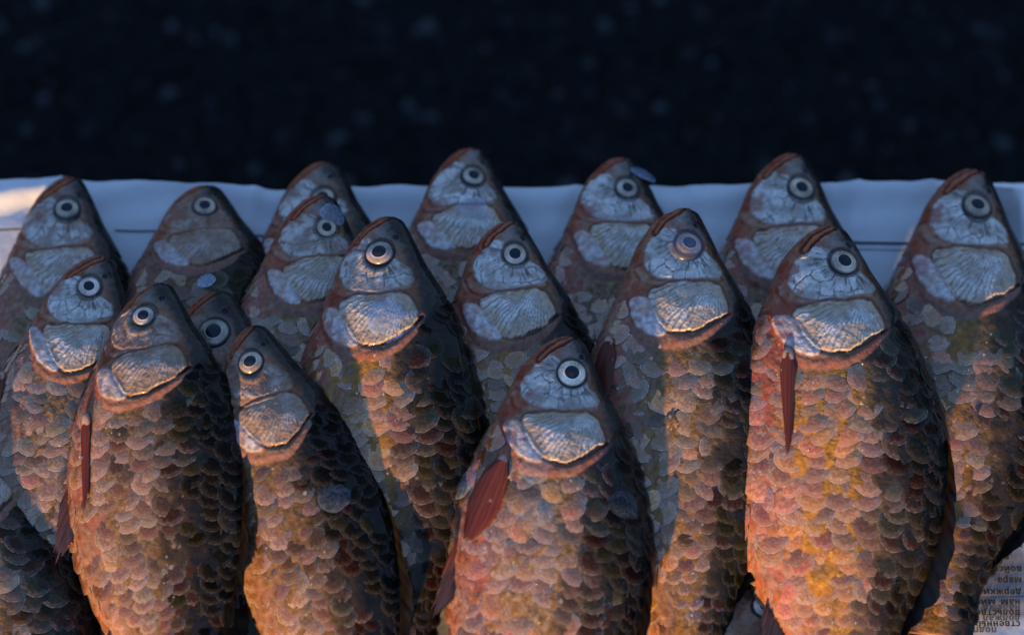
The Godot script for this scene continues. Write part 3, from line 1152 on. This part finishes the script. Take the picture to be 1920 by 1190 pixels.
func _ready() -> void:
	# camera
	cam_basis = Basis.from_euler(Vector3(deg_to_rad(-DEPRESSION), 0, 0))
	cam_pos = AIM + Vector3(0, sin(deg_to_rad(DEPRESSION)), cos(deg_to_rad(DEPRESSION))) * DIST
	var cam := Camera3D.new()
	cam.name = "camera"
	var at := CameraAttributesPhysical.new()
	at.frustum_focal_length = 123.7
	at.exposure_aperture = 5.0
	at.frustum_focus_distance = 1.445
	at.frustum_near = 0.05
	at.frustum_far = 60.0
	cam.attributes = at
	cam.fov = rad_to_deg(2.0 * atan(TY))
	cam.near = 0.05
	cam.far = 60.0
	cam.transform = Transform3D(cam_basis, cam_pos)
	cam.current = true
	add_child(cam)
	# sky and sun
	var env := Environment.new()
	var sky := Sky.new()
	var ps := ProceduralSkyMaterial.new()
	ps.sky_top_color = Color(.49, .64, .86)
	ps.sky_horizon_color = Color(.57, .68, .80)
	ps.sky_curve = 0.18
	ps.ground_bottom_color = Color(.03, .03, .03)
	ps.ground_horizon_color = Color(.10, .10, .11)
	ps.sky_energy_multiplier = 0.66
	sky.sky_material = ps
	env.background_mode = Environment.BG_SKY
	env.sky = sky
	env.tonemap_mode = Environment.TONE_MAPPER_LINEAR
	env.tonemap_exposure = 3.3
	env.sdfgi_enabled = true
	env.ssao_enabled = true
	env.ssil_enabled = true
	var we := WorldEnvironment.new()
	we.name = "environment"
	we.environment = env
	add_child(we)
	var sun := DirectionalLight3D.new()
	sun.name = "sun"
	sun.light_color = Color(1.0, .77, .46)
	sun.light_energy = 1.6
	sun.light_angular_distance = 1.2
	sun.shadow_enabled = true
	var el := deg_to_rad(4.6)
	var az := deg_to_rad(14.0)
	sun.basis = Basis.looking_at(Vector3(sin(az) * cos(el), -sin(el), -cos(az) * cos(el)))
	add_child(sun)

	# shared tools
	for n in [nz, nz2, nz3]:
		n.noise_type = FastNoiseLite.TYPE_SIMPLEX_SMOOTH
		n.fractal_octaves = 3
		n.frequency = 0.02
	ncell.noise_type = FastNoiseLite.TYPE_CELLULAR
	ncell.cellular_return_type = FastNoiseLite.RETURN_DISTANCE2_SUB
	ncell.frequency = 0.034
	ncell.fractal_type = FastNoiseLite.FRACTAL_NONE
	ncell.domain_warp_enabled = true
	ncell.domain_warp_amplitude = 12.0
	ncell.domain_warp_frequency = 0.03
	ncell.seed = 8
	nz.seed = 1
	nz2.seed = 2
	nz3.seed = 3
	T_D = table([[0, .015], [.007, .031], [.02, .041], [.035, .050], [.0686, .069], [.094, .083], [.153, .122], [.228, .162], [.3, .19], [.4, .212], [.5, .208], [.6, .19], [.7, .158], [.8, .115], [.9, .08], [1, .074]])
	T_V = table([[0, .013], [.007, .028], [.024, .050], [.045, .070], [.071, .089], [.113, .108], [.164, .131], [.19, .147], [.256, .178], [.33, .195], [.42, .203], [.52, .2], [.62, .185], [.72, .155], [.82, .11], [.9, .08], [1, .07]])
	T_W = table([[0, .010], [.007, .020], [.02, .031], [.05, .045], [.1, .060], [.15, .070], [.2, .078], [.28, .086], [.4, .089], [.5, .084], [.6, .074], [.7, .061], [.8, .046], [.9, .033], [1, .022]])
	F_CHEEK = fmap(smooth_poly(crop([[600, 215], [470, 290], [395, 390], [405, 490], [480, 565], [580, 598], [700, 600], [850, 570], [960, 540], [990, 500], [950, 430], [860, 400], [720, 300]]), true), true)
	F_OPER = fmap(smooth_poly(crop([[430, 680], [560, 655], [700, 640], [830, 635], [950, 610], [1005, 700], [1050, 800], [900, 920], [760, 970], [630, 960], [545, 870], [480, 770]]), true), true)
	F_SUB = fmap(smooth_poly(crop([[285, 685], [395, 700], [470, 785], [535, 880], [615, 965], [560, 990], [430, 945], [330, 830]]), true), true)
	F_FLAP = fmap(smooth_poly(crop([[150, 380], [250, 660], [290, 800], [330, 900], [400, 1030], [560, 1085], [760, 1080], [950, 985], [1095, 830], [1140, 720], [1250, 500], [900, 100], [700, -200], [300, 100]]), true), true)
	F_PRE = fmap(smooth_poly(crop([[340, 480], [370, 560], [450, 605], [560, 628], [700, 618], [860, 596], [960, 555]]), false), false)
	F_MOUTH = fmap(smooth_poly(crop([[735, 45], [680, 85], [620, 125], [560, 170], [505, 235]]), false), false)
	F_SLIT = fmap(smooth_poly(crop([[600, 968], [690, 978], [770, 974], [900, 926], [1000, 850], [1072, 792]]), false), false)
	F_DARK = fmap(smooth_poly(crop([[735, 30], [770, 200], [865, 240], [905, 350], [1000, 500], [1040, 650], [1085, 800], [1110, 900], [1130, 1400], [1700, 1400], [1700, -200], [735, -200]]), true), true)
	for k in F_DARK.size():
		F_DARK[k] = -F_DARK[k]
	mats["skin"] = skin_material()
	for k in 4:
		scale_meshes.append(scale_mesh(k))

	build_setting()

	# back row
	make_fish({"seed": 1, "nose": Vector2(127, 334), "tail": Vector2(85, 1000), "h": 0.0185, "pitch": -1.0, "sl": 0.195, "reach": 0.45, "gold": 0.1, "pale": 0.45, "red": 0.3, "silver": 0.75, "dark": 0.15, "hs": 0.74, "eb": 0.008, "ea": 0.084, "label": "carp behind the white-eyed carp, its snout over the newspaper's edge", "roll": 0.0})
	make_fish({"seed": 2, "tone": 0.5, "nose": Vector2(385, 350), "tail": Vector2(372, 1000), "h": 0.0165, "pitch": 0.0, "droop": 0.045, "sl": 0.19, "reach": 0.55, "gold": 0.05, "pale": 0.1, "red": 0.2, "silver": 0.35, "dark": 0.55, "hs": 0.95, "label": "dark brown carp with a bluish white fleck below its gill cover", "ea": 0.088, "eb": 0.004})
	make_fish({"seed": 3, "ea": 0.105, "nose": Vector2(605, 306), "tail": Vector2(590, 1100), "h": 0.019, "pitch": 0.0, "sl": 0.20, "reach": 0.4, "gold": 0.1, "pale": 0.4, "red": 0.3, "silver": 0.9, "dark": 0.1, "roll": 10.0, "hs": 0.85, "label": "carp whose eye is hidden by the head of the carp lying on it"})
	make_fish({"seed": 4, "nose": Vector2(602, 368), "ea": 0.09, "tail": Vector2(545, 1120), "h": 0.046, "pitch": 3.0, "sl": 0.19, "reach": 0.5, "gold": 0.1, "pale": 0.35, "red": 0.4, "silver": 0.65, "dark": 0.15, "hs": 0.85, "label": "small-eyed carp with a loose scale on its forehead", "eye": 0.85})
	make_fish({"seed": 5, "nose": Vector2(880, 281), "tail": Vector2(862, 1000), "h": 0.0185, "pitch": 0.0, "sl": 0.19, "reach": 0.5, "gold": 0.1, "red": 0.3, "silver": 0.85, "hs": 0.8, "label": "carp with a bluish loose scale on its gill cover, snout over the asphalt", "pale": 0.5, "eb": 0.012})
	make_fish({"seed": 6, "nose": Vector2(1165, 298), "tail": Vector2(1140, 1050), "h": 0.0185, "pitch": 0.0, "sl": 0.197, "reach": 0.6, "gold": 0.1, "silver": 1.0, "pale": 0.55, "red": 0.5, "hs": 0.8, "eb": 0.012, "label": "carp with a clear scale sticking out beside its snout"})
	make_fish({"seed": 7, "nose": Vector2(1485, 291), "tail": Vector2(1470, 1120), "h": 0.0195, "pitch": 0.0, "sl": 0.212, "reach": 0.5, "gold": 0.1, "silver": 1.0, "pale": 0.5, "red": 0.5, "hs": 0.76, "label": "pale-headed carp with brick red lips behind the orange-bellied carp"})
	make_fish({"seed": 8, "tone": 0.62, "wet": 50, "nose": Vector2(1825, 321), "tail": Vector2(1752, 1240), "h": 0.0235, "pitch": 0.5, "sl": 0.232, "silver": 0.95, "red": 0.55, "gold": 0.5, "deep": 0.95, "hs": 0.78, "eb": 0.006, "pale": 0.15, "label": "big carp beside the printed text, its snout by a soaked newspaper patch"})
	# carp lying between the rows
	make_fish({"seed": 9, "wet": 40, "roll": 3.0, "pec": [0.285, -0.88, 0.2, 0.02, 0.024, 0.0], "nose": Vector2(186, 482), "tail": Vector2(25, 1180), "h": 0.042, "pitch": 3.0, "sl": 0.19, "reach": 0.8, "gold": 0.12, "red": 0.35, "silver": 1.0, "pale": 0.5, "iris": Color(.66, .60, .56), "hs": 0.82, "eb": 0.002, "label": "carp with a chalk white eye ring leaning away from its neighbours"})
	make_fish({"seed": 10, "tone": 0.45, "eye": 1.15, "ea": 0.095, "eb": 0.008, "nose": Vector2(405, 549), "tail": Vector2(445, 1300), "h": 0.048, "pitch": 6.0, "sl": 0.22, "reach": 0.4, "gold": 0.05, "pale": 0.1, "red": 0.1, "silver": 0.25, "dark": 0.7, "iris": Color(.28, .27, .26), "roll": 14.0, "hs": 0.88, "label": "blackish carp peeping out between two dark carp, its iris dull grey"})
	make_fish({"seed": 11, "wet": 50, "nose": Vector2(955, 417), "tail": Vector2(985, 1190), "h": 0.055, "pitch": 4.0, "sl": 0.195, "reach": 0.6, "silver": 0.9, "gold": 0.6, "red": 0.5, "hs": 0.82, "eb": 0.008, "label": "carp wedged between the red-throated carp and the cloudy-eyed carp"})
	# front row, on top
	make_fish({"seed": 12, "tone": 0.66, "wet": 110, "nose": Vector2(723, 409), "tail": Vector2(750, 1245), "roll": 11.0, "h": 0.068, "pitch": 5.0, "sl": 0.216, "deep": 0.97, "bend": -0.02, "pec": [0.285, -0.90, 0.16, 0.02, 0.02, -4.0], "silver": 0.8, "red": 0.75, "gold": 0.85, "dark": 0.12, "hs": 0.86, "eb": 0.002, "pale": 0.05, "label": "carp with a raw red throat patch and a big loose scale on its cheek"})
	make_fish({"seed": 13, "tone": 0.56, "wet": 60, "roll": 13.0, "nose": Vector2(293, 534), "tail": Vector2(350, 1330), "h": 0.070, "pitch": 5.0, "sl": 0.204, "bend": -0.035, "silver": 0.4, "dark": 0.35, "red": 0.45, "pale": 0.45, "gold": 0.2, "deep": 0.97, "hs": 0.96, "eb": -0.008, "label": "dusky-headed carp with a narrow red pectoral fin along its pale belly", "iris": Color(.45, .44, .42), "eye": 0.9, "pec": [0.285, -0.70, 0.21, 0.016, 0.010, 2.0]})
	make_fish({"seed": 14, "tone": 0.5, "wet": 60, "roll": 13.0, "nose": Vector2(471, 614), "tail": Vector2(705, 1380), "h": 0.068, "pitch": 5.0, "sl": 0.205, "deep": 0.86, "silver": 0.4, "dark": 0.40, "red": 0.1, "gold": 0.28, "pale": 0.25, "bare": 0.25, "hs": 0.86, "eb": -0.012, "label": "olive brown carp lying aslant with a bright white eye ring", "pec": []})
	make_fish({"seed": 15, "tone": 0.58, "wet": 110, "nose": Vector2(1280, 393), "tail": Vector2(1303, 1242), "h": 0.068, "pitch": 5.0, "sl": 0.217, "deep": 0.95, "silver": 1.0, "red": 0.4, "gold": 0.5, "pale": 0.3, "bare": 0.3, "blood": 0.9, "cloudy": true, "eb": 0.012, "iris": Color(.42, .33, .30), "hs": 0.86, "label": "carp with a bulging clouded eye and blood specks on its cheek", "pec": [0.265, -0.84, 0.15, 0.022, 0.022, -6.0]})
	make_fish({"seed": 16, "tone": 0.8, "wet": 120, "nose": Vector2(1555, 427), "tail": Vector2(1592, 1325), "h": 0.070, "pitch": 5.0, "sl": 0.230, "bend": 0.012, "silver": 1.0, "red": 1.0, "gold": 1.0, "pale": 0.03, "hs": 0.89, "label": "big carp with glowing orange belly scales and a long dark red fin", "pec": [0.262, -0.50, 0.205, 0.019, 0.010, -2.0]})
	make_fish({"seed": 17, "tone": 0.72, "wet": 120, "deep": 0.93, "nose": Vector2(1067, 634), "tail": Vector2(985, 1490), "h": 0.080, "pitch": 6.0, "sl": 0.222, "silver": 0.85, "red": 0.85, "gold": 0.45, "pale": 0.7, "dark": 0.1, "iris": Color(.68, .64, .60), "bare": 0.1, "hs": 0.93, "eb": 0.013, "label": "carp with a spread red-brown pectoral fin, overlapping the cloudy-eyed carp's belly", "pec": [0.265, -0.60, 0.17, 0.024, 0.036, -20.0]})
	make_fish({"seed": 18, "tone": 0.7, "wet": 50, "nose": Vector2(-98, 775), "tail": Vector2(75, 1590), "h": 0.036, "pitch": 2.0, "sl": 0.215, "silver": 0.5, "dark": 0.12, "gold": 0.5, "red": 0.1, "pec": [], "hs": 0.9, "label": "carp with only its olive flank showing, under the dusky-headed carp's belly"})
	make_fish({"seed": 19, "nose": Vector2(1414, 1092), "tail": Vector2(1440, 1700), "h": 0.042, "pitch": 0.0, "sl": 0.18, "tone": 0.5, "silver": 0.25, "dark": 1.0, "iris": Color(.5, .46, .46), "pec": [], "label": "small carp almost hidden under two bigger carp, half its eye showing"})

	# loose scales
	loose_scale(12, 735, 597, 0.0115, Vector2(-4, 4), "large clear scale stuck on the cheek of the red-throated carp", 1, 0.55)
	loose_scale(5, 880, 398, 0.0085, Vector2(4, 0), "bluish clear scale on a gill cover near the asphalt", 2, 0.45)
	loose_scale(6, 1203, 326, 0.0065, Vector2(0, 20), "clear scale sticking out beside a carp's snout over the newspaper edge", 3, 0.5)
	loose_scale(4, 622, 403, 0.006, Vector2(4, -6), "clear scale on the forehead of the small-eyed carp", 4, 0.4)
	loose_scale(15, 1287, 550, 0.0050, Vector2(4, 0), "small clear scale below the clouded eye", 5, 0.25)
	loose_scale(14, 628, 928, 0.0080, Vector2(-4, -6), "clear round scale on the olive brown carp's flank", 6, 0.13)
	loose_scale(17, 1005, 970, 0.0075, Vector2(-4, 6), "round clear scale in the middle of the spread-finned carp's flank", 7, 0.16)
	loose_scale(17, 1002, 884, 0.0066, Vector2(-4, 4), "clear scale just behind the spread-finned carp's gill cover", 8, 0.16)
	loose_scale(17, 1165, 950, 0.0075, Vector2(-4, -6), "clear scale on the spread-finned carp's dark back", 9, 0.07)
	loose_scale(17, 862, 905, 0.0085, Vector2(4, 6), "milky slimy scale beside the spread red-brown fin", 10, 0.3)
	loose_scale(2, 385, 528, 0.0044, Vector2(10, 10), "bright bluish white scale fleck below the dark brown carp's gill cover", 11, 0.7)
